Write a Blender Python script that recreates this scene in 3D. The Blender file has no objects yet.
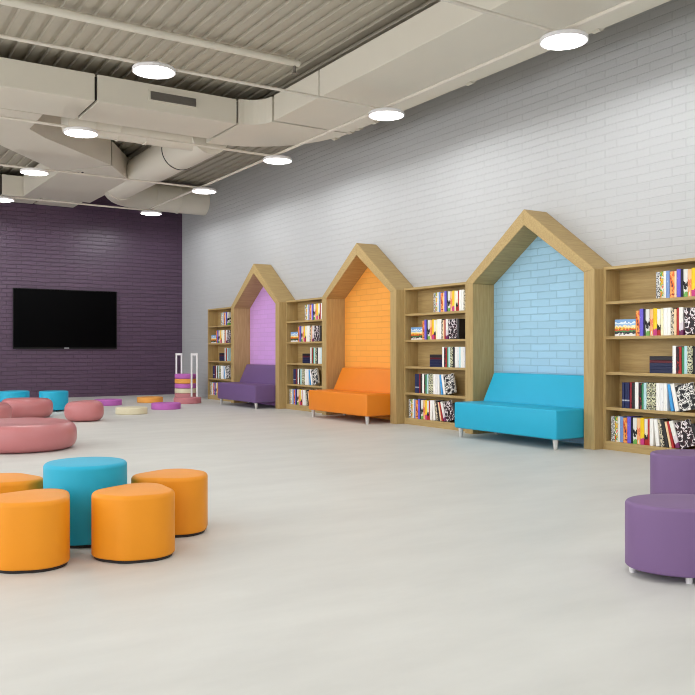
import bpy, bmesh, math, random
from mathutils import Vector, Matrix
random.seed(7)
S = bpy.context.scene
COL = S.collection
PI = math.pi

# ------------------------------------------------------------------ helpers
def lin(c):
    def f(u):
        u /= 255.0
        return u / 12.92 if u <= 0.04045 else ((u + 0.055) / 1.055) ** 2.4
    return (f(c[0]), f(c[1]), f(c[2]), 1.0)

def obj(name, bm, mat, parent=None, smooth=False, loc=None, rot=None):
    me = bpy.data.meshes.new(name)
    bmesh.ops.recalc_face_normals(bm, faces=bm.faces)
    bm.to_mesh(me); bm.free()
    for m in (mat if isinstance(mat, (list, tuple)) else [mat]):
        me.materials.append(m)
    if smooth:
        for p in me.polygons: p.use_smooth = True
        try: me.set_sharp_from_angle(angle=math.radians(42))
        except Exception: pass
    o = bpy.data.objects.new(name, me)
    COL.objects.link(o)
    if parent: o.parent = parent
    if loc: o.location = loc
    if rot: o.rotation_euler = rot
    return o

def tag(o, label, cat, group=None):
    o['label'] = label; o['category'] = cat
    if group: o['group'] = group
    return o

def empty(name, label, cat, loc=(0, 0, 0), rz=0, group=None):
    o = bpy.data.objects.new(name, None)
    o.empty_display_size = 0.1
    COL.objects.link(o); o.location = loc; o.rotation_euler = (0, 0, rz)
    return tag(o, label, cat, group)

def struct(name, bm, mat, smooth=False):
    o = obj(name, bm, mat, None, smooth); o['kind'] = 'structure'
    return o

def copy_tree(o, parent=None):
    c = o.copy(); COL.objects.link(c)
    if parent: c.parent = parent
    for ch in [x for x in COL.objects if x.parent == o]:
        copy_tree(ch, c)
    return c

def add_box(bm, x0, x1, y0, y1, z0, z1, bev=0.0, seg=2, mi=0):
    r = bmesh.ops.create_cube(bm, size=1.0)
    vs = r['verts']
    for v in vs:
        v.co = Vector(((x0 + x1) / 2 + v.co.x * (x1 - x0), (y0 + y1) / 2 + v.co.y * (y1 - y0), (z0 + z1) / 2 + v.co.z * (z1 - z0)))
    fs = set(f for v in vs for f in v.link_faces)
    for f in fs: f.material_index = mi
    if bev > 0:
        es = list(set(e for v in vs for e in v.link_edges))
        bmesh.ops.bevel(bm, geom=es, offset=bev, segments=seg, profile=0.5, affect='EDGES')
    return bm

def box(x0, x1, y0, y1, z0, z1, bev=0.0, seg=2):
    return add_box(bmesh.new(), x0, x1, y0, y1, z0, z1, bev, seg)

def prism(pts, axis, a0, a1, bev=0.0, seg=2, bm=None):
    """polygon pts (2D) extruded along axis; for axis y pts are (x,z), for z (x,y), for x (y,z)"""
    bm = bm or bmesh.new()
    def mk(p, a):
        return {'y': (p[0], a, p[1]), 'z': (p[0], p[1], a), 'x': (a, p[0], p[1])}[axis]
    A = [bm.verts.new(mk(p, a0)) for p in pts]
    B = [bm.verts.new(mk(p, a1)) for p in pts]
    n = len(pts)
    fs = [bm.faces.new(A), bm.faces.new(B)]
    for i in range(n):
        fs.append(bm.faces.new((A[i], A[(i + 1) % n], B[(i + 1) % n], B[i])))
    if bev > 0:
        es = list(set(e for f in fs for e in f.edges))
        bmesh.ops.bevel(bm, geom=es, offset=bev, segments=seg, profile=0.5, affect='EDGES')
    return bm

def lathe(prof, n=64, bm=None, fn=None):
    """prof: list of (r,z) from bottom centre to top centre"""
    bm = bm or bmesh.new()
    rings = []
    for r, z in prof:
        if r < 1e-6:
            rings.append([bm.verts.new((0, 0, z))])
        else:
            ring = []
            for k in range(n):
                a = 2 * PI * k / n
                p = (r * math.cos(a), r * math.sin(a), z)
                if fn: p = fn(p, a)
                ring.append(bm.verts.new(p))
            rings.append(ring)
    for A, B in zip(rings, rings[1:]):
        if len(A) == 1 and len(B) == 1: continue
        for k in range(n):
            k2 = (k + 1) % n
            if len(A) == 1: bm.faces.new((A[0], B[k2], B[k]))
            elif len(B) == 1: bm.faces.new((A[k], A[k2], B[0]))
            else: bm.faces.new((A[k], A[k2], B[k2], B[k]))
    return bm

def tube(pts, r, n=12, bm=None, cap=True):
    bm = bm or bmesh.new()
    pts = [Vector(p) for p in pts]
    rings = []
    N = len(pts)
    up = None
    for i, p in enumerate(pts):
        if i == 0: t = pts[1] - p
        elif i == N - 1: t = p - pts[i - 1]
        else: t = (pts[i + 1] - p).normalized() + (p - pts[i - 1]).normalized()
        t.normalize()
        if up is None:
            up = Vector((0, 0, 1)) if abs(t.z) < 0.9 else Vector((1, 0, 0))
        s = t.cross(up).normalized(); u = s.cross(t).normalized()
        up = u
        k = 1.0
        if 0 < i < N - 1:
            c = (pts[i + 1] - p).normalized().dot((p - pts[i - 1]).normalized())
            k = 1 / max(0.5, math.cos(math.acos(max(-1, min(1, c))) / 2))
        rr = r[i] if isinstance(r, (list, tuple)) else r
        rings.append([bm.verts.new(p + s * (rr * math.cos(2 * PI * j / n)) * k + u * (rr * math.sin(2 * PI * j / n))) for j in range(n)])
    for A, B in zip(rings, rings[1:]):
        for j in range(n):
            bm.faces.new((A[j], A[(j + 1) % n], B[(j + 1) % n], B[j]))
    if cap:
        bm.faces.new(rings[0]); bm.faces.new(rings[-1])
    return bm

# ------------------------------------------------------------------ materials
def new_mat(name):
    m = bpy.data.materials.new(name); m.use_nodes = True
    nt = m.node_tree; b = nt.nodes['Principled BSDF']
    return m, nt, b

def setin(b, **k):
    for n, v in k.items():
        n = n.replace('_', ' ')
        if n in b.inputs: b.inputs[n].default_value = v

def mat_plain(name, rgb, rough=0.5, spec=0.4, var=0.06, scale=6.0, bump=0.0, bscale=200.0, metal=0.0):
    m, nt, b = new_mat(name)
    setin(b, Roughness=rough, Metallic=metal); b.inputs['Specular IOR Level'].default_value = spec
    tc = nt.nodes.new('ShaderNodeTexCoord')
    nz = nt.nodes.new('ShaderNodeTexNoise'); nz.inputs['Scale'].default_value = scale; nz.inputs['Detail'].default_value = 4
    nt.links.new(tc.outputs['Object'], nz.inputs['Vector'])
    mx = nt.nodes.new('ShaderNodeMix'); mx.data_type = 'RGBA'
    c = lin(rgb)
    mx.inputs[6].default_value = tuple(min(1, v * (1 - var)) for v in c[:3]) + (1,)
    mx.inputs[7].default_value = tuple(min(1, v * (1 + var)) for v in c[:3]) + (1,)
    nt.links.new(nz.outputs['Fac'], mx.inputs[0]); nt.links.new(mx.outputs[2], b.inputs['Base Color'])
    if bump > 0:
        n2 = nt.nodes.new('ShaderNodeTexNoise'); n2.inputs['Scale'].default_value = bscale; n2.inputs['Detail'].default_value = 3
        nt.links.new(tc.outputs['Object'], n2.inputs['Vector'])
        bp = nt.nodes.new('ShaderNodeBump'); bp.inputs['Strength'].default_value = bump; bp.inputs['Distance'].default_value = 0.004
        nt.links.new(n2.outputs['Fac'], bp.inputs['Height']); nt.links.new(bp.outputs['Normal'], b.inputs['Normal'])
    return m

def mat_brick(name, rgb, horiz='X', rough=0.55, spec=0.35, joint_shade=0.8, bump=0.5, var=0.05, bw=0.33, bh=0.096):
    m, nt, b = new_mat(name)
    setin(b, Roughness=rough); b.inputs['Specular IOR Level'].default_value = spec
    tc = nt.nodes.new('ShaderNodeTexCoord'); sp = nt.nodes.new('ShaderNodeSeparateXYZ'); cb = nt.nodes.new('ShaderNodeCombineXYZ')
    nt.links.new(tc.outputs['Object'], sp.inputs[0])
    # slightly wavering courses, as hand laid brick has
    nz = nt.nodes.new('ShaderNodeTexNoise'); nz.inputs['Scale'].default_value = 2.2; nz.inputs['Detail'].default_value = 5
    nt.links.new(tc.outputs['Object'], nz.inputs['Vector'])
    ma = nt.nodes.new('ShaderNodeMath'); ma.operation = 'MULTIPLY_ADD'; ma.inputs[1].default_value = 0.03
    nt.links.new(nz.outputs['Fac'], ma.inputs[0]); nt.links.new(sp.outputs['Z'], ma.inputs[2])
    nt.links.new(sp.outputs[horiz], cb.inputs['X']); nt.links.new(ma.outputs[0], cb.inputs['Y'])
    br = nt.nodes.new('ShaderNodeTexBrick')
    br.inputs['Scale'].default_value = 1.0; br.inputs['Brick Width'].default_value = bw; br.inputs['Row Height'].default_value = bh
    br.inputs['Mortar Size'].default_value = 0.007; br.inputs['Mortar Smooth'].default_value = 0.4; br.inputs['Bias'].default_value = 0.0
    br.offset = 0.37; br.offset_frequency = 2
    c = lin(rgb)
    br.inputs['Color1'].default_value = tuple(min(1, v * (1 - var)) for v in c[:3]) + (1,)
    br.inputs['Color2'].default_value = tuple(min(1, v * (1 + var)) for v in c[:3]) + (1,)
    br.inputs['Mortar'].default_value = tuple(v * joint_shade for v in c[:3]) + (1,)  # mortar darkened in colour, standing in for shade in the painted grooves
    nt.links.new(cb.outputs[0], br.inputs['Vector'])
    nt.links.new(br.outputs['Color'], b.inputs['Base Color'])
    n2 = nt.nodes.new('ShaderNodeTexNoise'); n2.inputs['Scale'].default_value = 28; n2.inputs['Detail'].default_value = 4
    nt.links.new(tc.outputs['Object'], n2.inputs['Vector'])
    h = nt.nodes.new('ShaderNodeMath'); h.operation = 'MULTIPLY_ADD'; h.inputs[1].default_value = -1.0
    sc = nt.nodes.new('ShaderNodeMath'); sc.operation = 'MULTIPLY'; sc.inputs[1].default_value = 0.55
    nt.links.new(n2.outputs['Fac'], sc.inputs[0])
    nt.links.new(br.outputs['Fac'], h.inputs[0]); nt.links.new(sc.outputs[0], h.inputs[2])
    bp = nt.nodes.new('ShaderNodeBump'); bp.inputs['Strength'].default_value = bump; bp.inputs['Distance'].default_value = 0.012
    nt.links.new(h.outputs[0], bp.inputs['Height']); nt.links.new(bp.outputs['Normal'], b.inputs['Normal'])
    return m

def mat_wood(name, rgb, rgb2, along='Z', rough=0.5, spec=0.3, scale=5.0):
    m, nt, b = new_mat(name)
    setin(b, Roughness=rough); b.inputs['Specular IOR Level'].default_value = spec
    tc = nt.nodes.new('ShaderNodeTexCoord'); mp = nt.nodes.new('ShaderNodeMapping')
    s = {'X': (0.6, 9, 9), 'Y': (9, 0.6, 9), 'Z': (9, 9, 0.6)}[along]
    mp.inputs['Scale'].default_value = s
    nt.links.new(tc.outputs['Object'], mp.inputs['Vector'])
    nz = nt.nodes.new('ShaderNodeTexNoise'); nz.inputs['Scale'].default_value = scale; nz.inputs['Detail'].default_value = 7; nz.inputs['Roughness'].default_value = 0.65
    nt.links.new(mp.outputs[0], nz.inputs['Vector'])
    cr = nt.nodes.new('ShaderNodeValToRGB')
    cr.color_ramp.elements[0].position = 0.3; cr.color_ramp.elements[0].color = lin(rgb2)
    cr.color_ramp.elements[1].position = 0.7; cr.color_ramp.elements[1].color = lin(rgb)
    nt.links.new(nz.outputs['Fac'], cr.inputs[0]); nt.links.new(cr.outputs[0], b.inputs['Base Color'])
    bp = nt.nodes.new('ShaderNodeBump'); bp.inputs['Strength'].default_value = 0.06; bp.inputs['Distance'].default_value = 0.003
    nt.links.new(nz.outputs['Fac'], bp.inputs['Height']); nt.links.new(bp.outputs['Normal'], b.inputs['Normal'])
    return m

def mat_pattern(name, cols, scale=(1.2, 1.0, 3.0), nscale=1.6, rough=0.4, stops=None, zmix=0.0):
    """printed cover: hard-edged patches of the given colours; zmix > 0 mixes in height so bands form"""
    m, nt, b = new_mat(name)
    setin(b, Roughness=rough); b.inputs['Specular IOR Level'].default_value = 0.35
    tc = nt.nodes.new('ShaderNodeTexCoord')
    cr = nt.nodes.new('ShaderNodeValToRGB'); cr.color_ramp.interpolation = 'CONSTANT'
    n = len(cols)
    stops = stops or ([0.0] + [0.36 + 0.28 * i / max(1, n - 2) for i in range(n - 1)])
    els = cr.color_ramp.elements
    while len(els) < n: els.new(0.5)
    for e, s, c in zip(els, stops, cols):
        e.position = s
    for e, c in zip(els, cols): e.color = lin(c)
    if n == 1:
        els[1].color = lin(cols[0])
    mp = nt.nodes.new('ShaderNodeMapping'); mp.inputs['Scale'].default_value = scale
    mp.inputs['Location'].default_value = (random.random() * 9, random.random() * 9, random.random() * 9)
    nt.links.new(tc.outputs['Generated'], mp.inputs['Vector'])
    nz = nt.nodes.new('ShaderNodeTexNoise'); nz.inputs['Scale'].default_value = nscale; nz.inputs['Detail'].default_value = 3
    nt.links.new(mp.outputs[0], nz.inputs['Vector'])
    fac = nz.outputs['Fac']
    if zmix > 0:
        sp = nt.nodes.new('ShaderNodeSeparateXYZ'); nt.links.new(tc.outputs['Generated'], sp.inputs[0])
        m1 = nt.nodes.new('ShaderNodeMath'); m1.operation = 'MULTIPLY'; m1.inputs[1].default_value = zmix
        nt.links.new(sp.outputs['Z'], m1.inputs[0])
        m2 = nt.nodes.new('ShaderNodeMath'); m2.operation = 'MULTIPLY_ADD'; m2.inputs[1].default_value = 1 - zmix
        nt.links.new(fac, m2.inputs[0]); nt.links.new(m1.outputs[0], m2.inputs[2])
        fac = m2.outputs[0]
    nt.links.new(fac, cr.inputs[0]); nt.links.new(cr.outputs[0], b.inputs['Base Color'])
    return m

def mat_emit(name, rgb, strength):
    m, nt, b = new_mat(name)
    setin(b, Roughness=0.5)
    b.inputs['Base Color'].default_value = (0.8, 0.8, 0.8, 1)
    b.inputs['Emission Color'].default_value = lin(rgb); b.inputs['Emission Strength'].default_value = strength
    return m

def mat_floor():
    m, nt, b = new_mat('pale_floor')
    b.inputs['Specular IOR Level'].default_value = 0.35
    tc = nt.nodes.new('ShaderNodeTexCoord'); mp = nt.nodes.new('ShaderNodeMapping')
    mp.inputs['Rotation'].default_value = (0, 0, math.radians(32)); mp.inputs['Scale'].default_value = (1.0, 0.35, 1)
    nt.links.new(tc.outputs['Object'], mp.inputs['Vector'])
    nz = nt.nodes.new('ShaderNodeTexNoise'); nz.inputs['Scale'].default_value = 2.3; nz.inputs['Detail'].default_value = 7; nz.inputs['Roughness'].default_value = 0.6
    nt.links.new(mp.outputs[0], nz.inputs['Vector'])
    cr = nt.nodes.new('ShaderNodeValToRGB')
    cr.color_ramp.elements[0].position = 0.3; cr.color_ramp.elements[0].color = lin(FLOOR_A)
    cr.color_ramp.elements[1].position = 0.72; cr.color_ramp.elements[1].color = lin(FLOOR_B)
    nt.links.new(nz.outputs['Fac'], cr.inputs[0]); nt.links.new(cr.outputs[0], b.inputs['Base Color'])
    rr = nt.nodes.new('ShaderNodeMapRange'); rr.inputs['To Min'].default_value = 0.42; rr.inputs['To Max'].default_value = 0.6
    nt.links.new(nz.outputs['Fac'], rr.inputs['Value']); nt.links.new(rr.outputs[0], b.inputs['Roughness'])
    return m

FLOOR_A = (199, 199, 195); FLOOR_B = (214, 214, 210)
M = {}
M['floor'] = mat_floor()
M['white_brick'] = mat_brick('white_painted_brick', (187, 188, 189), 'X', bump=0.5, joint_shade=0.95, var=0.012, bw=0.46)
M['plain_white'] = mat_plain('white_plaster', (222, 222, 222), 0.7, 0.3)
M['purple_brick'] = mat_brick('purple_painted_brick', (88, 66, 88), 'Y', rough=0.34, spec=0.5, joint_shade=0.7, bump=0.95, var=0.08)
M['lilac_brick'] = mat_brick('lilac_painted_brick', (216, 166, 232), 'X', joint_shade=0.9, bump=0.45, var=0.03)
M['orange_brick'] = mat_brick('orange_painted_brick', (250, 172, 76), 'X', joint_shade=0.88, bump=0.45, var=0.03)
M['blue_brick'] = mat_brick('sky_blue_painted_brick', (164, 206, 230), 'X', joint_shade=0.84, bump=0.55, var=0.04)
M['ceil'] = mat_plain('beige_painted_deck', (186, 179, 164), 0.6, 0.3)
M['duct'] = mat_plain('beige_painted_metal', (224, 218, 204), 0.5, 0.35, var=0.03, scale=2)
M['vent'] = mat_plain('grey_grille', (120, 114, 106), 0.5)
M['conduit'] = mat_plain('pale_conduit', (222, 214, 202), 0.45)
M['woodv'] = mat_wood('oak_upright', (190, 164, 112), (168, 140, 92), 'Z')
M['woodh'] = mat_wood('oak_board', (190, 164, 112), (168, 140, 92), 'X')
M['blackgloss'] = mat_plain('black_screen', (3, 3, 4), 0.3, 0.04)
M['black'] = mat_plain('black_plastic', (12, 12, 13), 0.4, 0.3)
M['silver'] = mat_plain('silver_mark', (200, 200, 205), 0.3)
M['orange'] = mat_plain('orange_vinyl', (234, 148, 26), 0.5, 0.35, 0.03, bump=0.08)
M['teal'] = mat_plain('turquoise_vinyl', (34, 172, 208), 0.5, 0.35, 0.03, bump=0.08)
M['purple'] = mat_plain('purple_vinyl', (122, 94, 138), 0.5, 0.35, 0.03, bump=0.08)
M['deep_purple'] = mat_plain('deep_purple_vinyl', (112, 86, 134), 0.5, 0.35, 0.03, bump=0.08)
M['sofa_orange'] = mat_plain('sofa_orange_vinyl', (230, 132, 30), 0.5, 0.35, 0.03, bump=0.08)
M['pink'] = mat_plain('pink_leatherette', (194, 122, 124), 0.32, 0.5, 0.04, bump=0.05)
M['magenta'] = mat_plain('magenta_foam', (190, 104, 186), 0.55)
M['amber'] = mat_plain('amber_foam', (240, 168, 80), 0.55)
M['beige'] = mat_plain('cream_foam', (228, 220, 190), 0.55)
M['rose'] = mat_plain('rose_foam', (196, 124, 130), 0.55)
M['steel'] = mat_plain('brushed_steel', (205, 203, 200), 0.35, 0.5)
M['whitemetal'] = mat_plain('white_metal', (236, 234, 236), 0.4, 0.4)
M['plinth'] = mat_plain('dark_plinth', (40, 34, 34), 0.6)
M['pages'] = mat_plain('book_pages', (232, 226, 208), 0.8)
M['lamp'] = mat_emit('lamp_diffuser', (255, 252, 246), 12.0)

# ------------------------------------------------------------------ measured layout
P0, PITCH, HW, TB = -16.433, 3.877, 2.255, 0.158     # first nook's left edge, spacing, nook width, board
HA, HI, HE, HD = 2.932, 2.729, 2.085, 0.406          # apex, inner apex, eave, depth
DB, HB = 0.26, 2.108                                 # bookcase depth, height
XB = -20.36                                          # purple wall
ZC = 5.2
XN, YL = 4.0, -14.0

# ------------------------------------------------------------------ room
struct('floor', box(XB - 0.2, XN + 0.2, YL - 0.2, 0.2, -0.1, 0.0), M['floor'])
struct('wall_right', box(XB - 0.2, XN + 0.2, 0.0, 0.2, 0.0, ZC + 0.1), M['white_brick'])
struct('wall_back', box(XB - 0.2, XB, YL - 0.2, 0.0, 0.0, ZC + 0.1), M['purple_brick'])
bm = bmesh.new()                                       # unseen wall opposite the bookcases; its openings are added to let fill light in
add_box(bm, XB, XN + 0.2, YL - 0.2, YL, 0.0, 0.6); add_box(bm, XB, XN + 0.2, YL - 0.2, YL, 4.7, ZC + 0.1)
for k in range(8):
    x = XB + k * (XN + 0.2 - XB - 0.3) / 7
    add_box(bm, x, x + 0.3, YL - 0.2, YL, 0.6, 4.7)
struct('wall_left', bm, M['plain_white'])
struct('wall_front', box(XN, XN + 0.2, YL, 0.0, 0.0, ZC + 0.1), M['plain_white'])
# fluted metal deck, flutes along X
bm = bmesh.new()
prof = []
y = YL - 0.1
while y < 0.1:
    prof += [(y, ZC), (y + 0.11, ZC), (y + 0.125, ZC + 0.035), (y + 0.185, ZC + 0.035)]
    y += 0.2
prof.append((y, ZC))
A = [bm.verts.new((XB - 0.1, p[0], p[1])) for p in prof]
B = [bm.verts.new((XN + 0.1, p[0], p[1])) for p in prof]
for i in range(len(prof) - 1):
    bm.faces.new((A[i], A[i + 1], B[i + 1], B[i]))
# flat top so the deck has thickness
t = [bm.verts.new(v) for v in ((XB - 0.1, prof[0][0], ZC + 0.12), (XB - 0.1, prof[-1][0], ZC + 0.12), (XN + 0.1, prof[-1][0], ZC + 0.12), (XN + 0.1, prof[0][0], ZC + 0.12))]
bm.faces.new(t)
struct('ceiling', bm, M['ceil'])

# ------------------------------------------------------------------ ducts
ZD = 4.6
# supply duct running across the room, with its turn towards the camera along the wall
d1 = empty('air_duct', 'large beige rectangular duct crossing the ceiling, with a grey vent grille', 'duct', (-12, -3, ZD))
def part(name, bm, mat, par, smooth=False):
    o = obj(name, bm, mat, par, smooth)
    o.matrix_parent_inverse = Matrix.Translation(par.location).inverted() if par.rotation_euler.z == 0 else Matrix.Identity(4)
    return o
ZT = 4.98
part('duct_section', box(-12.52, -11.47, -13.2, -4.71, ZD, ZT, 0.006, 1), M['duct'], d1)
part('duct_section', box(-12.52, -11.47, -4.67, -2.56, ZD, ZT, 0.006, 1), M['duct'], d1)
part('duct_core', box(-12.48, -11.51, -4.75, -2.50, ZD + 0.035, ZT - 0.03), M['plinth'], d1)
# curved elbow
inner = [(-11.43 + 0.37 * (1 - math.cos(t)), -2.53 + 0.36 * math.sin(t)) for t in [PI / 2 * k / 8 for k in range(9)]]
outer = [(-12.80 + 1.77 * (1 - math.cos(t)), -2.50 + 1.66 * math.sin(t)) for t in [PI / 2 * k / 12 for k in range(13)]]
part('duct_elbow', prism(inner + outer[::-1], 'z', ZD, ZT), M['duct'], d1, False)
part('duct_core', box(-11.1, -10.9, -2.1, -0.92, ZD + 0.04, ZT - 0.03), M['plinth'], d1)
part('duct_section', box(-10.99, -9.68, -2.17, -0.86, ZD, ZT, 0.006, 1), M['duct'], d1)
part('duct_core', box(-9.75, -9.6, -2.1, -0.92, ZD + 0.03, ZT - 0.03), M['plinth'], d1)
part('duct_section', box(-9.65, 2.5, -2.17, -0.86, ZD, ZT, 0.006, 1), M['duct'], d1)
# vent grille on its face
vf = part('vent_frame', box(-11.475, -11.45, -3.95, -3.2, 4.725, 4.895, 0.004, 1), M['duct'], d1)
bm = bmesh.new()
add_box(bm, -11.455, -11.445, -3.92, -3.23, 4.75, 4.87)
for k in range(9):
    z = 4.757 + k * 0.0128
    add_box(bm, -11.447, -11.436, -3.92, -3.23, z, z + 0.005)
obj('vent_grille', bm, M['vent'], vf)

# wide branch duct behind it
d2 = empty('air_duct', 'wide beige duct slanting from the cross duct towards the purple wall', 'duct', (-16, -4, ZD))
poly = [(-12.54, -5.17), (-13.47, -5.17), (-13.9, -4.84), (-15.28, -3.36), (-15.28, -3.36), (-16.4, -4.06), (-14.7, -5.45), (-13.0, -6.9), (-12.54, -7.6)]
poly = [p for i, p in enumerate(poly) if i == 0 or p != poly[i - 1]]
part('duct_section', prism(poly, 'z', ZD, ZD + 0.46), M['duct'], d2)
poly = [(-15.33, -3.32), (-16.6, -2.58), (-19.46, -2.62), (-19.46, -4.1), (-16.45, -4.03)]
part('duct_section', prism(poly, 'z', ZD, ZD + 0.46), M['duct'], d2)
part('duct_core', prism([(-15.2, -3.46), (-15.45, -3.33), (-16.5, -4.0), (-16.32, -4.04)], 'z', ZD + 0.03, ZD + 0.43), M['plinth'], d2)
bm = bmesh.new(); add_box(bm, -16.35, -16.25, -3.72, -3.69, ZD - 0.012, ZD + 0.01); add_box(bm, -16.22, -16.16, -3.66, -3.63, ZD - 0.012, ZD + 0.01)
part('access_latch', bm, M['plinth'], d2)
d3 = empty('air_duct', 'beige box duct along the top of the purple wall', 'duct', (-19, -6, ZD))
part('duct_section', box(-20.35, -19.5, -13.2, -4.58, ZD, ZD + 0.46, 0.006, 1), M['duct'], d3)
part('duct_section', box(-20.35, -19.5, -4.54, -3.72, ZD, ZD + 0.46, 0.006, 1), M['duct'], d3)
part('duct_section', box(-20.35, -19.5, -3.68, -2.78, ZD, ZD + 0.46, 0.006, 1), M['duct'], d3)
part('duct_core', box(-20.3, -19.54, -4.6, -3.6, ZD + 0.03, ZD + 0.42), M['plinth'], d3)

def rib(bm, c, axis, r, w=0.02, n=24):
    p0 = list(c); p1 = list(c)
    i = 'xyz'.index(axis); p0[i] -= w; p1[i] += w
    tube([p0, p1], r, n, bm)
# round ducts
r2 = empty('round_duct', 'thick round beige duct running back to the purple wall, with a ribbed branch', 'duct', (-15, -2.5, 4.9))
part('branch_pipe', tube([(-13.1, -4.72, 4.77), (-13.1, -3.2, 4.77), (-13.12, -2.45, 4.77)], 0.25, 28), M['duct'], r2, True)
for yy in (-4.3, -3.9, -3.45):
    bm = bmesh.new(); rib(bm, (-13.1, yy, 4.77), 'y', 0.262, 0.012, 28)
    part('collar', bm, M['duct'], r2, True)
YR, ZR, RR = -2.40, 4.78, 0.33
part('pipe', tube([(-12.85, YR, ZR), (-14.25, YR, ZR)], RR + 0.01, 36), M['duct'], r2, True)
part('pipe', tube([(-14.28, YR, ZR), (-17.85, YR, ZR)], RR, 36), M['duct'], r2, True)
bm = bmesh.new(); rib(bm, (-14.265, YR, ZR), 'x', RR + 0.018, 0.012, 36); part('collar', bm, M['plinth'], r2, True)
bm = bmesh.new(); rib(bm, (-17.85, YR, ZR), 'x', RR + 0.018, 0.02, 36); part('collar', bm, M['duct'], r2, True)
elb = [(-17.9 - 0.95 * math.sin(t), YR + 0.95 * (1 - math.cos(t)), ZR) for t in [PI / 2 * k / 8 for k in range(9)]]
part('elbow', tube(elb, 0.33, 32), M['duct'], r2, True)
part('pipe', tube([(-18.85, YR + 0.97, ZR), (-18.85, -0.004, ZR)], 0.33, 32), M['duct'], r2, True)
for yy in (-1.3, -0.7):
    bm = bmesh.new(); rib(bm, (-18.85, yy, ZR), 'y', 0.345, 0.015, 32); part('collar', bm, M['duct'], r2, True)
# pipe with couplings beside the duct near the wall
cp = empty('sprinkler_pipe', 'thin pale pipe with couplings along the duct above the bookcase wall', 'pipe', (-9, -0.75, 4.72))
part('pipe', tube([(-11.6, -0.74, 4.70), (2.5, -0.74, 4.70)], 0.055, 14), M['duct'], cp, True)
for xx in (-11.55, -11.1, -10.85, -10.4, -10.1, -8.2, -6.1):
    part('coupling', tube([(xx - 0.05, -0.74, 4.70), (xx + 0.05, -0.74, 4.70)], 0.075, 14), M['duct'], cp, True)
# pipe crossing above the front of the cross duct
cp2 = empty('sprinkler_pipe', 'thin pale pipe crossing under the ribbed deck in front of the vent grille duct', 'pipe', (-10, -3, 5.1))
part('pipe', tube([(-9.9, -9, 5.1), (-9.9, -2.35, 5.1)], 0.05, 14), M['duct'], cp2, True)
part('sprinkler_head', tube([(-9.9, -2.42, 5.1), (-9.9, -2.42, 4.98), (-9.9, -2.42, 4.94)], [0.02, 0.02, 0.045], 12), M['vent'], cp2)

# ------------------------------------------------------------------ lamps and conduits
ZL, YA = 4.27, -1.56
LSP, LSY = 3.11, 3.19
XA = -8.93
LW = 1.16
lamp_proto = None
names_x = {}
def lamp(x, y, label):
    global lamp_proto
    if lamp_proto is None:
        r = empty('ceiling_lamp', label, 'lamp', (x, y, ZL), 0, 'round ceiling lamps on the conduit grid')
        obj('housing', lathe([(0, 0.055), (0.16, 0.055), (0.225, 0.045), (0.24, 0.03), (0.24, -0.004), (0.226, -0.004), (0.226, 0.004), (0.0, 0.004)][::-1], 48), M['whitemetal'], r, True)
        obj('diffuser', lathe([(0, -0.012), (0.2, -0.010), (0.224, -0.002), (0.225, 0.002), (0, 0.002)], 48), M['lamp'], r, True)
        ld = bpy.data.lights.new('lamp_light', 'POINT'); ld.shadow_soft_size = 0.12; ld.energy = LW; ld.color = (0.955, 0.98, 1.0)
        # the fitting's light distribution: even over the lower half, fading out towards the horizontal
        tx = bpy.data.texts.new('lamp_distribution')
        ang = [0, 20, 40, 60, 70, 76, 80, 84, 87, 90, 95, 180]
        cd = [1000, 1000, 1000, 1000, 1000, 1000, 950, 720, 360, 60, 0, 0]
        tx.write('IESNA:LM-63-1995\nTILT=NONE\n1 1000 1 %d 1 1 2 0 0 0\n1 1 100\n%s\n0\n%s\n' % (len(ang), ' '.join(map(str, ang)), ' '.join(map(str, cd))))
        ld.use_nodes = True
        ln = ld.node_tree; em = ln.nodes.get('Emission')
        ie = ln.nodes.new('ShaderNodeTexIES'); ie.mode = 'INTERNAL'; ie.ies = tx
        ln.links.new(ie.outputs['Fac'], em.inputs['Strength'])
        lo = bpy.data.objects.new('lamp_light', ld); COL.objects.link(lo); lo.parent = r; lo.location = (0, 0, -0.02)
        lamp_proto = r
    else:
        r = copy_tree(lamp_proto); r.location = (x, y, ZL); r['label'] = label
    return r
LAB = {(0, 1): 'glowing round lamp below the ribbed deck, in front of the vent grille duct',
       (-1, 0): 'glowing round lamp nearest the camera, beside the duct along the bookcase wall',
       (0, 0): 'glowing round lamp near the bookcase wall, high above the orange-blue bookcase',
       (1, 0): 'glowing round lamp near the bookcase wall, under the duct bend',
       (2, 0): 'glowing round lamp near the wall at the far end of the thick round duct',
       (3, 0): 'glowing round lamp in front of the purple wall nearest the bookcase wall',
       (1, 1): 'glowing round lamp below the ribbed round duct, largest of the left row',
       (2, 1): 'glowing round lamp at left between slanted duct and box duct',
       (3, 1): 'glowing round lamp cut by the left edge, above the television'}
for i in range(-4, 4):
    for j in range(0, 4):
        lab = LAB.get((i, j), 'round ceiling lamp outside the picture, further along the conduit grid')
        lamp(XA - i * LSP, YA - j * LSY, lab)
for i in range(-4, 4):
    x = XA - i * LSP
    if i < -1: continue
    o = obj('conduit', tube([(x, YL + 0.6, ZL + 0.072), (x, YA + 0.02, ZL + 0.072)], 0.019, 10), M['conduit'], None, True)
    tag(o, {0: 'pale conduit across the ceiling to the lamp above the orange-blue bookcase', 1: 'pale conduit across the ceiling joining the lamps under the duct bend', -1: 'pale conduit across the ceiling nearest the camera, before the vent grille duct',
            2: 'pale conduit across the ceiling joining the lamps below the slanted duct',
            3: 'pale conduit across the top of the purple wall joining its lamps'}.get(i, 'pale conduit across the ceiling outside the picture'), 'conduit', 'thin ceiling conduits')
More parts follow.
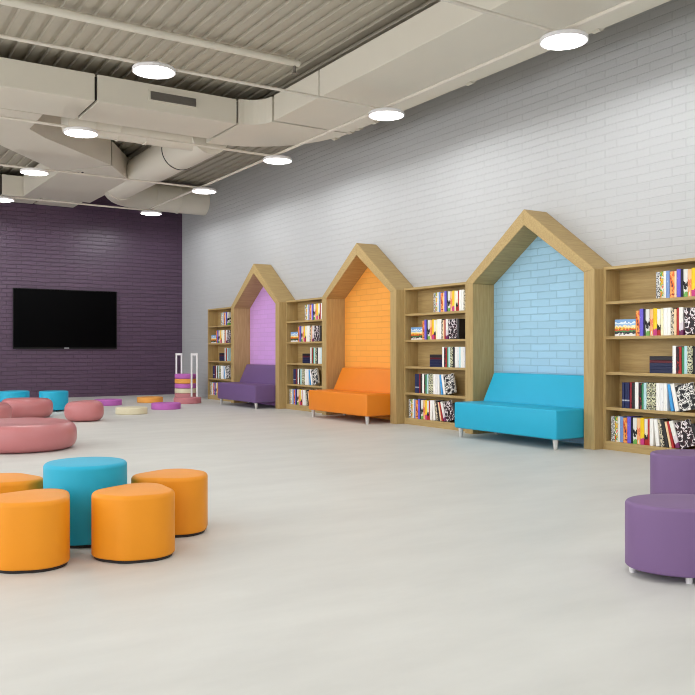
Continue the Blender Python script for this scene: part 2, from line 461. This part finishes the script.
o = obj('conduit', tube([(XA - 3 * LSP - 0.1, YA, ZL + 0.115), (XN - 0.6, YA, ZL + 0.115)], 0.022, 10), M['conduit'], None, True)
tag(o, 'pale conduit linking the row of lamps along the bookcase wall', 'conduit', 'thin ceiling conduits')

# ------------------------------------------------------------------ nooks
COLN = ['purple', 'orange', 'blue']
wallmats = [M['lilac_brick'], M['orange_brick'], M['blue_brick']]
sofamats = [M['deep_purple'], M['sofa_orange'], M['teal']]
sofacol = ['deep purple', 'bright orange', 'turquoise']
wallcol = ['lilac', 'orange', 'sky blue']
sl = (HA - HE) / (HW / 2)
hie = HE - 0.03
def nook(i):
    L = P0 + i * PITCH
    r = empty('reading_nook', 'house shaped oak nook with %s brick back and %s sofa' % (wallcol[i], sofacol[i].split()[-1]), 'reading nook', (L, 0, 0), 0, 'house shaped reading nooks along the brick wall')
    W, t = HW, TB
    g = 0.0015
    # posts
    for nm, x0, x1, s in (('post', 0, t, 1), ('post', W - t, W, -1)):
        xo, xi = (0, t) if s == 1 else (W, W - t)
        pts = [(xo, 0.0), (xi, 0.0), (xi, hie - g), (xo, HE - g)]
        obj(nm, prism(pts, 'y', -HD, -0.003, 0.004, 1), M['woodv'], r)
    for s in (1, -1):
        xo, xi = (0, t) if s == 1 else (W, W - t)
        pts = [(xo, HE), (xi, hie), (W / 2, HI), (W / 2, HA)]
        obj('roof_board', prism(pts, 'y', -HD, -0.003, 0.004, 1), M['woodroof'], r)
    pts = [(t, 0.0), (W - t, 0.0), (W - t, hie), (W / 2, HI), (t, hie)]
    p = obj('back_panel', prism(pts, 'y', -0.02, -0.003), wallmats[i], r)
    p['label'] = '%s painted brick back' % wallcol[i]
    return r
M['woodroof'] = mat_wood('oak_roof_board', (190, 164, 112), (168, 140, 92), 'Y')
for i in range(3): nook(i)

def sofa(i):
    L = P0 + i * PITCH
    r = empty('bench_sofa', '%s armless bench sofa inside the %s backed house nook' % (sofacol[i], wallcol[i]), 'sofa', (L + HW / 2 + 0.06, -0.445, 0), 0, 'armless sofas in the nooks')
    m = sofamats[i]
    hw = 0.90
    obj('seat', box(-hw, hw, -0.40, 0.10, 0.122, 0.462, 0.022, 3), m, r, True)
    # tapered backrest (profile in y,z)
    pts = [(0.095, 0.14), (0.40, 0.14), (0.40, 0.84), (0.255, 0.84), (0.105, 0.462)]
    bm = bmesh.new()
    ins = 0.05
    verts = []
    for sx in (-1, 1):
        ring = []
        for (yy, zz) in pts:
            k = (zz - 0.462) / 0.38
            ring.append(bm.verts.new((sx * (hw - 0.0 - max(0, k) * ins), yy, zz)))
        verts.append(ring)
    bm.faces.new(verts[0]); bm.faces.new(verts[1])
    for k in range(5): bm.faces.new((verts[0][k], verts[0][(k + 1) % 5], verts[1][(k + 1) % 5], verts[1][k]))
    bmesh.ops.bevel(bm, geom=list(bm.edges), offset=0.018, segments=3, profile=0.5, affect='EDGES')
    obj('backrest', bm, m, r, True)
    for sx in (-1, 1):
        for yy in (-0.34, 0.3):
            obj('leg', lathe([(0, 0), (0.02, 0), (0.022, 0.01), (0.034, 0.126), (0, 0.126)], 20), M['steel'], r, True, loc=(sx * (hw - 0.07), yy, 0))
    return r
for i in range(3): sofa(i)

# ------------------------------------------------------------------ bookcases
CW = PITCH - HW
CASEN = ['at far left beside the purple nook', 'between the purple and orange nooks', 'between the orange and blue nooks', 'right of the blue nook']
SHELF = [0.10, 0.492, 0.897, 1.306, 1.708]     # tops of boards
TH = 0.034
def bookcase(i):
    L = P0 + HW + (i - 1) * PITCH + 0.002
    w = CW - 0.004
    r = empty('bookcase', 'oak bookcase with five shelves of books ' + CASEN[i], 'bookcase', (L, 0, 0), 0, 'oak bookcases along the brick wall')
    s = 0.036
    obj('side_panel', box(0, s, -DB, -0.003, 0, HB, 0.002, 1), M['woodv'], r)
    obj('side_panel', box(w - s, w, -DB, -0.003, 0, HB, 0.002, 1), M['woodv'], r)
    obj('top_panel', box(s, w - s, -DB, -0.003, HB - TH, HB, 0.002, 1), M['woodh'], r)
    obj('back_panel', box(s, w - s, -0.015, -0.003, 0, HB - TH), M['woodh'], r)
    obj('kickboard', box(s, w - s, -DB + 0.004, -DB + 0.024, 0, SHELF[0] - TH), M['woodh'], r)
    for z in SHELF:
        obj('shelf', box(s, w - s, -DB + 0.002, -0.015, z - TH, z, 0.002, 1), M['woodh'], r)
    return L, w
cases = [bookcase(i) for i in range(4)]

# ------------------------------------------------------------------ books
WHT, CRM, BLK = (238, 236, 230), (236, 224, 196), (22, 22, 26)
BT = {  # key: (label colour words, thickness, height, material)
 'bw':  ('black and white patterned', .052, .262, [BLK, WHT, BLK, WHT, (60, 80, 130)], .0),
 'rgy': ('red, green and yellow', .036, .262, [(200, 40, 30), (240, 190, 60), (60, 150, 60), (240, 235, 220), (230, 90, 40)], .0),
 'wc':  ('cream and white', .036, .265, [CRM, WHT, (225, 225, 200)], .0),
 'lb':  ('light blue', .042, .265, [(150, 178, 220), (120, 150, 205), (180, 200, 230)], .0),
 'ob':  ('orange and maroon patterned', .055, .255, [(70, 30, 40), (230, 110, 50), (245, 170, 90), (150, 40, 40)], .0),
 'pc':  ('peach', .028, .255, [(240, 196, 140), (246, 214, 170)], .0),
 'vi':  ('violet', .048, .272, [(66, 58, 160), (110, 96, 210), (150, 140, 225)], .0),
 'nv':  ('navy', .028, .270, [(24, 26, 62), (20, 20, 40)], .0),
 'wbg': ('white, black and green', .050, .265, [(110, 170, 80), (225, 225, 220), BLK, (225, 225, 220)], .6),
 'pk':  ('peach and magenta', .045, .262, [(235, 225, 215), (240, 170, 110), (235, 130, 90), (240, 190, 140)], .4),
 'ym':  ('yellow and magenta', .048, .270, [(200, 60, 130), (245, 210, 40), (240, 200, 20)], .75),
 'wr':  ('white and red', .042, .262, [(170, 30, 30), BLK, (240, 232, 200), WHT], .7),
 'yl':  ('pale yellow', .030, .265, [(245, 228, 150), (245, 240, 200)], .0),
 'rd':  ('dark red', .026, .260, [(140, 24, 30), (180, 40, 40)], .0),
 'wh':  ('white', .046, .270, [WHT, (246, 244, 240)], .0),
 'bc':  ('black and cream', .040, .268, [CRM, BLK, CRM, BLK], .0),
 'wp':  ('white and plum', .050, .268, [(110, 40, 90), (225, 215, 220), WHT], .6),
 'bk':  ('black', .040, .262, [BLK, (40, 38, 40)], .0),
 'gn':  ('green', .030, .258, [(40, 120, 80), (60, 140, 96)], .0),
 'aq':  ('pale aqua', .036, .268, [(150, 205, 220), (190, 225, 232)], .0),
 'bp':  ('black and ivory mottled', .060, .268, [BLK, BLK, (228, 228, 190), BLK, WHT], .0),
 'gw':  ('grey white', .046, .268, [(196, 196, 204), (236, 236, 238)], .0),
 'bl':  ('bright blue', .034, .262, [(40, 130, 205), (70, 160, 225)], .0),
 'nb':  ('navy with silver band', .032, .262, [(30, 40, 84), (34, 46, 96), (170, 176, 190), (30, 40, 84), (30, 40, 84)], 1.0),
 'kr':  ('black and red', .036, .262, [(190, 40, 40), BLK, (60, 20, 40), (190, 50, 40)], .0),
 'mr':  ('maroon', .030, .266, [(110, 24, 40), (140, 30, 44), (40, 14, 24)], .0),
}
book_mesh = {}
BD = 0.175
def book_bm(t, h, d=BD):
    bm = bmesh.new()
    c = min(0.0035, t * 0.12)
    # cover boards, rounded spine at y=0 (front), pages inside
    add_box(bm, 0, c, 0.006, d, 0, h); add_box(bm, t - c, t, 0.006, d, 0, h)
    n = 6
    P = [(t / 2 - t / 2 * math.cos(PI * k / n), 0.008 - 0.008 * math.sin(PI * k / n)) for k in range(n + 1)]
    Q = [(t - c, 0.012), (c, 0.012)]
    prism(P + Q, 'z', 0, h, bm=bm)
    add_box(bm, c, t - c, 0.010, d - 0.006, 0.004, h - 0.006, mi=1)
    return bm
def get_book(key):
    if key not in book_mesh:
        lab, t, h, cols, zm = BT[key]
        st = None
        if key == 'nb': st = [0.0, 0.2, 0.27, 0.33, 0.8]
        elif zm > 0: st = [0.0] + [0.30 + 0.5 * k / len(cols) for k in range(len(cols) - 1)]
        h *= 1.1
        m = mat_pattern('cover_' + lab.replace(',', '').replace(' ', '_'), cols, scale=(1.0, 0.8, 3.2), nscale=(3.2 if key in ('bw', 'bp', 'bc') else 1.9), stops=st, zmix=zm)
        me = bpy.data.meshes.new('book'); bm = book_bm(t, h); bmesh.ops.recalc_face_normals(bm, faces=bm.faces); bm.to_mesh(me); bm.free()
        me.materials.append(m); me.materials.append(M['pages'])
        book_mesh[key] = me
    return book_mesh[key]
ORD = 'first second third fourth fifth sixth seventh eighth ninth tenth eleventh twelfth thirteenth fourteenth fifteenth sixteenth seventeenth eighteenth nineteenth twentieth'.split() + ['twenty-%s' % q for q in 'first second third fourth fifth'.split()]
SHN = ['bottom', 'fourth', 'middle', 'second', 'top']     # index by SHELF; counted from the top
CASES = ['far left bookcase', 'purple-orange bookcase', 'orange-blue bookcase', 'rightmost bookcase']

# special meshes
def picture_mat():
    m, nt, b = new_mat('cover_bright_picture')
    setin(b, Roughness=0.35)
    tc = nt.nodes.new('ShaderNodeTexCoord'); sp = nt.nodes.new('ShaderNodeSeparateXYZ'); nt.links.new(tc.outputs['Generated'], sp.inputs[0])
    nz = nt.nodes.new('ShaderNodeTexNoise'); nz.inputs['Scale'].default_value = 7; nz.inputs['Detail'].default_value = 3
    nt.links.new(tc.outputs['Generated'], nz.inputs['Vector'])
    ma = nt.nodes.new('ShaderNodeMath'); ma.operation = 'MULTIPLY_ADD'; ma.inputs[1].default_value = 0.42
    sub = nt.nodes.new('ShaderNodeMath'); sub.operation = 'SUBTRACT'; sub.inputs[1].default_value = 0.21
    nt.links.new(nz.outputs['Fac'], ma.inputs[0]); nt.links.new(sp.outputs['Z'], sub.inputs[0]); nt.links.new(sub.outputs[0], ma.inputs[2])
    cr = nt.nodes.new('ShaderNodeValToRGB'); cr.color_ramp.interpolation = 'CONSTANT'
    data = [(0, (235, 232, 228)), (0.14, (30, 32, 40)), (0.25, (60, 130, 60)), (0.33, (210, 60, 30)), (0.43, (240, 190, 50)), (0.53, (250, 235, 190)), (0.60, (150, 190, 230)), (0.74, (230, 240, 246)), (0.82, (120, 165, 215))]
    e = cr.color_ramp.elements
    while len(e) < len(data): e.new(0.5)
    for k, (p, c) in enumerate(data): e[k].position = p
    for k, (p, c) in enumerate(data): e[k].color = lin(c)
    nt.links.new(ma.outputs[0], cr.inputs[0]); nt.links.new(cr.outputs[0], b.inputs['Base Color'])
    return m
M['picture'] = picture_mat()
M['bwcover'] = mat_pattern('cover_black_white_photo', [BLK, BLK, (90, 90, 92), WHT, BLK, WHT], scale=(1.2, 1, 1.8), nscale=4.0)
M['dkcover'] = mat_pattern('cover_dark_plum_photo', [BLK, (60, 24, 34), (235, 225, 228), BLK, (40, 14, 30)], scale=(1.2, 1, 1.8), nscale=3.6, stops=[0, .42, .5, .56, .62])
def face_bm(w, h, t):
    bm = bmesh.new(); c = 0.004
    add_box(bm, 0, w, 0, c, 0, h, 0.001, 1); add_box(bm, 0, w, t - c, t, 0, h, 0.001, 1); add_box(bm, 0, c, c, t - c, 0, h)
    add_box(bm, c, w - 0.006, c, t - c, 0.004, h - 0.006, mi=1)
    return bm
def mesh_of(bm, mats):
    me = bpy.data.meshes.new('book'); bmesh.ops.recalc_face_normals(bm, faces=bm.faces); bm.to_mesh(me); bm.free()
    for m in mats: me.materials.append(m)
    return me
ME_PIC = mesh_of(face_bm(0.285, 0.19, 0.03), [M['picture'], M['pages']])
ME_BW = mesh_of(face_bm(0.22, 0.28, 0.028), [M['bwcover'], M['pages']])
ME_DK = mesh_of(face_bm(0.19, 0.28, 0.028), [M['dkcover'], M['pages']])
def flat_bm(w, t, d):      # book lying on its side, spine to the front
    bm = bmesh.new(); c = 0.0035
    add_box(bm, 0, w, 0.004, d, 0, c); add_box(bm, 0, w, 0.004, d, t - c, t); add_box(bm, 0, w, 0, 0.005, 0, t, 0.002, 1)
    add_box(bm, 0.005, w - 0.005, 0.005, d - 0.005, c, t - c, mi=1)
    return bm
M['flat_navy'] = mat_pattern('cover_navy_lying', [(30, 40, 84), (26, 34, 70)])
M['flat_red'] = mat_pattern('cover_dark_red_lying', [(150, 34, 46), (90, 20, 34)])
M['flat_black'] = mat_pattern('cover_black_lying', [BLK, (34, 30, 36)])
ME_FLAT = {k: mesh_of(flat_bm(0.285, t, 0.17), [M['flat_' + k], M['pages']]) for k, t in (('navy', .037), ('red', .026), ('black', .045))}

# rows: bottom .. top ; entries key or (key, lean degrees) or ('face', kind)
ROWS = {
 4: (0.695, ['bw', 'rgy', 'wc', 'lb', 'ob', 'pc', 'vi', 'nv', 'wbg', 'pk', 'ym', 'yl', 'wr', 'rd', 'wh', 'wh', 'bc', 'pc']),
 3: (0.14, ['PIC', 'ob', 'vi', 'nv', 'wbg', 'pk', 'ym', 'wr', 'yl', 'wh', 'wh', 'bc', 'pc', 'rd', 'wp', 'DK', 'bk']),
 2: (0.612, ['STACK', 'wh', 'kr', 'rd', 'gn', 'aq', 'bp', 'bk', 'wh', 'gw', 'aq', 'wh', 'gw', 'bl', 'wh']),
 1: (0.245, ['nb', 'nb', 'nb', 'mr', 'bk', 'wh', 'kr', 'gn', 'aq', 'bp', 'bp', 'wh', 'gw', 'wh', ('bl', 9), ('wh', 12), 'BW']),
 0: (0.088, ['bw', 'rgy', 'wc', 'lb', 'ob', 'vi', 'nv', 'wbg', 'pk', 'ym', 'wr', 'rd', 'wh', ('wh', 6), ('bc', 9), ('bk', 12), ('pc', 13), ('rd', 14), ('wp', 17), 'DK2', 'bk2']),
}
LIMIT = [1.07, 1.36, 1.42, 1.24]     # how much of each case the photo shows past the posts and the frame
def put(me, x, y, z, lean, label, group, rz=0.0):
    o = bpy.data.objects.new('book', me); COL.objects.link(o)
    o.location = (x, y, z); o.rotation_euler = (0, math.radians(-lean), rz)
    return tag(o, label, 'book', group)
YB = -DB + 0.022
for ci, (L, w) in enumerate(cases):
    for si, (start, seq) in ROWS.items():
        z = SHELF[si] + 0.0005
        x = start; n = 0
        grp = 'books on the %s shelf of the %s' % (SHN[si], CASES[ci])
        where = 'on %s shelf of %s' % (SHN[si], CASES[ci])
        plean = 0.0; xr = start
        def stand(t, h, lean):
            """foot of the next book so that it just rests against the one before it; returns foot, moves the row on"""
            global xr, plean
            a2, a1 = math.radians(lean), math.radians(plean)
            f = max(xr, xr - h * math.cos(a2) * math.tan(a1) + h * math.sin(a2)) + 0.0015
            xr = f + t / math.cos(a2); plean = lean
            return f
        pos = lambda k: '%s from left' % ORD[k]
        for e in seq:
            if xr > LIMIT[ci]: break
            key, lean = e if isinstance(e, tuple) else (e, 0.0)
            if key == 'PIC':
                put(ME_PIC, L + stand(0.285, 0.19, 0), YB + 0.01, z, 0, 'bright picture book facing out, first from left ' + where, grp); n += 1; continue
            if key == 'STACK':
                zz = z
                f = stand(0.285, 0.2, 0)
                for k, q in enumerate(('navy', 'navy', 'navy', 'red', 'black')):
                    lab = ['lowest navy book lying', 'second navy book from below lying', 'third navy book from below lying', 'dark red book lying near the top', 'black book lying topmost'][k]
                    put(ME_FLAT[q], L + f, YB + 0.005, zz, 0, lab + ' in pile ' + where, 'lying books on the middle shelf of the %s' % CASES[ci])
                    zz += {'navy': .037, 'red': .026, 'black': .045}[q] + 0.0005
                continue
            if key in ('BW', 'DK', 'DK2'):
                me, w_ = (ME_BW, 0.22) if key == 'BW' else (ME_DK, 0.19)
                ln = {'BW': 13, 'DK': 5, 'DK2': 19}[key]
                put(me, L + stand(w_, 0.28, ln), YB + 0.012, z, ln, ('black and white' if key == 'BW' else 'dark plum') + ' book leaning cover-out %s %s' % (pos(n), where), grp)
                n += 1; continue
            k2 = 'bk' if key == 'bk2' else key
            lab, t, h, cols, zm = BT[k2]
            if key == 'bk2': lean = 20
            put(get_book(k2), L + stand(t, h * 1.1, lean), YB + random.uniform(0, 0.008), z, lean, '%s%s book %s %s' % (lab, ' leaning' if lean else '', pos(n), where), grp)
            n += 1

# ------------------------------------------------------------------ television
tv = empty('television', 'large black flat television on the purple brick wall', 'television', (XB + 0.006, -2.953, 1.887))
ty0, ty1, tz0, tz1 = -1.218, 1.218, -0.713, 0.713
obj('casing', box(0.0, 0.055, ty0 + 0.02, ty1 - 0.02, tz0 + 0.03, tz1 - 0.03, 0.006, 1), M['black'], tv)
bm = bmesh.new()
b_ = 0.016
add_box(bm, 0.045, 0.07, ty0, ty1, tz1 - b_, tz1, 0.002, 1); add_box(bm, 0.045, 0.07, ty0, ty1, tz0, tz0 + 0.034, 0.002, 1)
add_box(bm, 0.045, 0.07, ty0, ty0 + b_, tz0 + 0.034, tz1 - b_, 0.002, 1); add_box(bm, 0.045, 0.07, ty1 - b_, ty1, tz0 + 0.034, tz1 - b_, 0.002, 1)
bezel = obj('bezel', bm, M['black'], tv)
obj('screen', box(0.05, 0.064, ty0 + b_, ty1 - b_, tz0 + 0.034, tz1 - b_), M['blackgloss'], tv)
bm = bmesh.new(); prism([(-0.065, -0.692), (-0.05, -0.703), (0.05, -0.703), (0.065, -0.692), (0.05, -0.682), (-0.05, -0.682)], 'x', 0.069, 0.0725, bm=bm)
lm = obj('logo_mark', bm, M['silver'], bezel); lm['label'] = 'small silver maker mark'

# ------------------------------------------------------------------ floor things; camera frame helper
YAW = math.radians(32.526); CX, CY, CH = 0.0, -7.868, 1.15
Fv = Vector((-math.cos(YAW), math.sin(YAW), 0)); Rv = Vector((math.sin(YAW), math.cos(YAW), 0))
def at(d, l, z=0.0):      # a place on the floor given as paces ahead of and beside the camera's stand
    p = Vector((CX, CY, 0)) + Fv * d + Rv * l
    return (p.x, p.y, z)

def rounded_profile(r, z0, z1, rb, rt, n=6):
    pr = [(0, z0)]
    for k in range(n + 1):
        a = -PI / 2 + PI / 2 * k / n
        pr.append((r - rb + rb * math.cos(a), z0 + rb + rb * math.sin(a)))
    for k in range(n + 1):
        a = PI / 2 * k / n
        pr.append((r - rt + rt * math.cos(a), z1 - rt + rt * math.sin(a)))
    pr.append(((r - rt) * 0.5, z1 + 0.003)); pr.append((0, z1 + 0.004))
    return pr

# petal stools around a turquoise round one
def petal_outline(tip=0.145, out=0.168, n=96):
    """rounded triangle, tip towards +x"""
    cs = [(-0.086, 0.0, 0.162), (0.088, 0.0, tip), (-0.055, 0.06, out), (-0.055, -0.06, out)]
    pts = []
    # convex hull of three circles, via support function
    for k in range(n):
        a = 2 * PI * k / n
        d = (math.cos(a), math.sin(a))
        best = max(cs, key=lambda c: c[0] * d[0] + c[1] * d[1] + c[2])
        pts.append((best[0] + best[2] * d[0], best[1] + best[2] * d[1], d))
    return pts
def petal_bm(z0, z1, rb, rt):
    o = petal_outline(); bm = bmesh.new(); rings = []
    spec = []
    n = 6
    for k in range(n + 1):
        a = -PI / 2 + PI / 2 * k / n; spec.append((rb - rb * math.cos(a), z0 + rb + rb * math.sin(a)))
    for k in range(n + 1):
        a = PI / 2 * k / n; spec.append((rt - rt * math.cos(a), z1 - rt + rt * math.sin(a)))
    for ins, z in spec:
        rings.append([bm.verts.new((x - d[0] * ins, y - d[1] * ins, z)) for x, y, d in o])
    N = len(o)
    for A, B in zip(rings, rings[1:]):
        for k in range(N): bm.faces.new((A[k], A[(k + 1) % N], B[(k + 1) % N], B[k]))
    c0 = bm.verts.new((0.0, 0, z0)); c1 = bm.verts.new((0.0, 0, z1 + 0.003))
    for k in range(N):
        bm.faces.new((rings[0][(k + 1) % N], rings[0][k], c0)); bm.faces.new((rings[-1][k], rings[-1][(k + 1) % N], c1))
    return bm
TD, TL = 4.975, -1.588
t = empty('round_stool', 'tall turquoise round stool in the middle of the orange petal stools', 'stool', at(TD, TL))
obj('cushion', lathe(rounded_profile(0.243, 0.018, 0.474, 0.012, 0.026), 72), M['teal'], t, True)
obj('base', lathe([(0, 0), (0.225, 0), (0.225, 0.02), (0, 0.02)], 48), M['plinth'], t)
petals = [(5.205, -1.135, 'orange petal stool at the right of the turquoise stool, behind'), (4.64, -1.196, 'orange petal stool in front of the turquoise stool, to its right'),
          (4.44, -1.705, 'orange petal stool nearest the camera, cut by the left edge'), (5.03, -2.10, 'orange petal stool behind left of the turquoise stool, mostly hidden')]
proto = None
for (d, l, lab) in petals:
    p = at(d, l); c = at(TD, TL)
    rz = math.atan2(c[1] - p[1], c[0] - p[0]) - (math.radians(50) if 'in front of' in lab else 0)
    if proto is None:
        r = empty('petal_stool', lab, 'stool', p, rz, 'orange petal stools')
        obj('cushion', petal_bm(0.016, 0.365, 0.012, 0.026), M['orange'], r, True)
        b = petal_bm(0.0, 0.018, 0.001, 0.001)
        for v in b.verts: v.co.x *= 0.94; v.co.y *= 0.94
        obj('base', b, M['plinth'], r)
        proto = r
    else:
        r = copy_tree(proto); r.location = p; r.rotation_euler = (0, 0, rz); r['label'] = lab

# purple drum stools on white feet at right
proto = None
for d, l, lab in ((4.21, 1.738, 'purple oval drum stool on white feet in the right foreground corner'), (6.19, 2.60, 'purple oval drum stool behind the nearer one, before the rightmost bookcase')):
    if proto is None:
        r = empty('drum_stool', lab, 'stool', at(d, l), math.atan2(Rv.y, Rv.x), 'purple drum stools')
        obj('cushion', lathe(rounded_profile(0.304, 0.04, 0.374, 0.012, 0.02), 80, fn=lambda p, a: (p[0], p[1] * 0.77, p[2])), M['purple'], r, True)
        for fx, fy in ((-0.262, 0.035), (-0.055, -0.172), (0.2, -0.11), (0.17, 0.13), (-0.13, 0.15)):
            obj('foot', lathe([(0, 0), (0.015, 0), (0.02, 0.042), (0, 0.042)], 16), M['whitemetal'], r, True, loc=(fx, fy, 0))
        proto = r
    else:
        r = copy_tree(proto); r.location = at(d, l); r['label'] = lab

# turquoise stools by the purple wall
proto = None
for d, l, lab in ((15.45, (53.75 - 347.5) / 820 * 15.45, 'small turquoise drum stool before the purple wall, right one of two'), (15.45, (14.7 - 347.5) / 820 * 15.45, 'small turquoise drum stool by purple wall, left one half hidden behind pink pouf')):
    if proto is None:
        r = empty('drum_stool', lab, 'stool', at(d, l), 0, 'turquoise drum stools')
        obj('cushion', lathe(rounded_profile(0.262, 0.03, 0.375, 0.012, 0.02), 56), M['teal'], r, True)
        for k in range(5):
            a = math.radians(k * 72)
            obj('foot', lathe([(0, 0), (0.016, 0), (0.02, 0.033), (0, 0.033)], 12), M['plinth'], r, True, loc=(0.2 * math.cos(a), 0.2 * math.sin(a), 0))
        proto = r
    else:
        r = copy_tree(proto); r.location = at(d, l); r['label'] = lab

# pink poufs
def pouf(d, l, r, h, seed, lab, dent=0.02):
    rnd = random.Random(seed)
    ph = [rnd.uniform(0, 6.28) for _ in range(3)]
    def fn(p, a):
        k = 1 + 0.018 * math.sin(2 * a + ph[0]) + 0.012 * math.sin(3 * a + ph[1])
        return (p[0] * k, p[1] * k, p[2] * (1 + 0.02 * math.sin(a + ph[2]) * (p[2] / h)))
    pr = [(0, 0)]
    ez = h / 2
    er = min(h * 0.52, r * 0.6)
    N = 20
    for k in range(N + 1):
        a = -PI / 2 + PI * k / N
        ca, sa = math.cos(a), math.sin(a)
        e = 0.72
        pr.append((r - er + er * (abs(ca) ** e), ez + ez * math.copysign(abs(sa) ** e, sa)))
    r_in = r - er
    for k in (0.85, 0.7, 0.5, 0.3, 0.15):
        pr.append((r_in * k, h - dent * (1 - k * k)))
    pr.append((0, h - dent))
    o = obj('pouf', lathe(pr, 72, fn=fn), M['pink'], None, True, loc=at(d, l))
    return tag(o, lab, 'pouf', 'pink pebble poufs')
pouf(9.58, (20 - 347.5) / 820 * 9.58, 0.635, 0.315, 1, 'largest pink pouf in front, cut by the left edge', 0.02)
pouf(13.3, (84.3 - 347.5) / 820 * 13.3, 0.302, 0.325, 2, 'small boxy pink pouf standing apart at the right of the others', 0.03)
pouf(13.95, (26.5 - 347.5) / 820 * 13.95, 0.43, 0.33, 3, 'long low pink pouf in front of the two turquoise stools', 0.03)
pouf(12.75, -337 / 820 * 12.75 - 0.44, 0.44, 0.33, 4, 'pink pouf peeking in at the left edge behind the largest', 0.03)

# flat floor cushions
def disc(d, l, r, h, mat, lab, z=0.0, group='flat round floor cushions'):
    o = obj('floor_cushion', lathe(rounded_profile(r, 0, h, 0.012, 0.014, 4), 56), M[mat], None, True, loc=at(d, l, z))
    return tag(o, lab, 'cushion', group)
def px(x, d): return (x - 347.5) / 820 * d
disc(17.1, px(108, 17.1), 0.28, 0.12, 'magenta', 'magenta floor cushion half hidden behind the small pink pouf')
disc(14.78, px(131.5, 14.78), 0.28, 0.115, 'beige', 'cream flat round floor cushion lying nearest of the loose ones')
disc(18.05, px(150, 18.05), 0.28, 0.115, 'amber', 'amber flat round floor cushion near the purple wall')
disc(15.98, px(166, 15.98), 0.28, 0.12, 'magenta', 'magenta flat round floor cushion beside the cream one')
disc(17.72, px(187.5, 17.72), 0.295, 0.125, 'rose', 'rose flat round floor cushion on the floor before the striped stack')

# stack in its white rack
SD = 19.35; SX = px(186.0, SD)
rk = empty('cushion_rack', 'white metal rack holding a stack of striped round cushions in the corner', 'rack', at(SD, SX), math.atan2(Rv.y, Rv.x))
obj('base', lathe([(0, 0), (0.3, 0), (0.3, 0.025), (0, 0.025)], 48), M['whitemetal'], rk)
def hoop(x, y):
    w, h = 0.062, 1.07
    pts = [(x - w, y, 0.02), (x - w, y, h - 0.03), (x - w + 0.03, y, h), (x + w - 0.03, y, h), (x + w, y, h - 0.03), (x + w, y, 0.02)]
    bm = bmesh.new()
    add_box(bm, x - w - 0.02, x - w + 0.02, y - 0.012, y + 0.012, 0.02, h, 0.004, 1)
    add_box(bm, x + w - 0.02, x + w + 0.02, y - 0.012, y + 0.012, 0.02, h, 0.004, 1)
    add_box(bm, x - w + 0.02, x + w - 0.02, y - 0.012, y + 0.012, h - 0.05, h, 0.004, 1)
    return bm
obj('hoop', hoop(-0.222, 0.275), M['whitemetal'], rk)
obj('hoop', hoop(0.247, -0.275), M['whitemetal'], rk)
zz = 0.026
for c, lab in (('rose', 'rose round cushion at the bottom of the racked stack'), ('beige', 'cream round cushion second from bottom of the racked stack'), ('magenta', 'magenta round cushion in the middle of the racked stack'), ('amber', 'amber round cushion second from top of the racked stack'), ('magenta', 'magenta round cushion topping the racked stack')):
    disc(SD, SX, 0.262, 0.108, c, lab, zz, 'round cushions stacked in the white rack'); zz += 0.1085 + 0.0045

# ------------------------------------------------------------------ camera, world, view
cam = bpy.data.cameras.new('camera'); co = bpy.data.objects.new('camera', cam); COL.objects.link(co)
cam.sensor_fit = 'HORIZONTAL'; cam.sensor_width = 36.0; cam.lens = 36.0 * 820 / 695
cam.shift_y = 2.41 / 695
cam.clip_end = 200
co.location = (CX, CY, CH); co.rotation_euler = (PI / 2, 0, PI / 2 - YAW)
S.camera = co
w = bpy.data.worlds.new('world'); S.world = w; w.use_nodes = True
w.node_tree.nodes['Background'].inputs[0].default_value = (0.97, 0.98, 1, 1)
w.node_tree.nodes['Background'].inputs[1].default_value = 3.3
S.view_settings.view_transform = 'Standard'
try: S.view_settings.look = 'None'
except Exception: pass
S.view_settings.gamma = 1.0; S.view_settings.use_curve_mapping = False
S.view_settings.exposure = -0.1
S.cycles.filter_width = 1.0
S.cycles.use_denoising = True
try: S.cycles.denoiser = 'OPENIMAGEDENOISE'
except Exception: pass
S.cycles.max_bounces = 10; S.cycles.diffuse_bounces = 6; S.cycles.glossy_bounces = 3
S.cycles.caustics_reflective = False; S.cycles.caustics_refractive = False
S.cycles.sample_clamp_indirect = 6.0
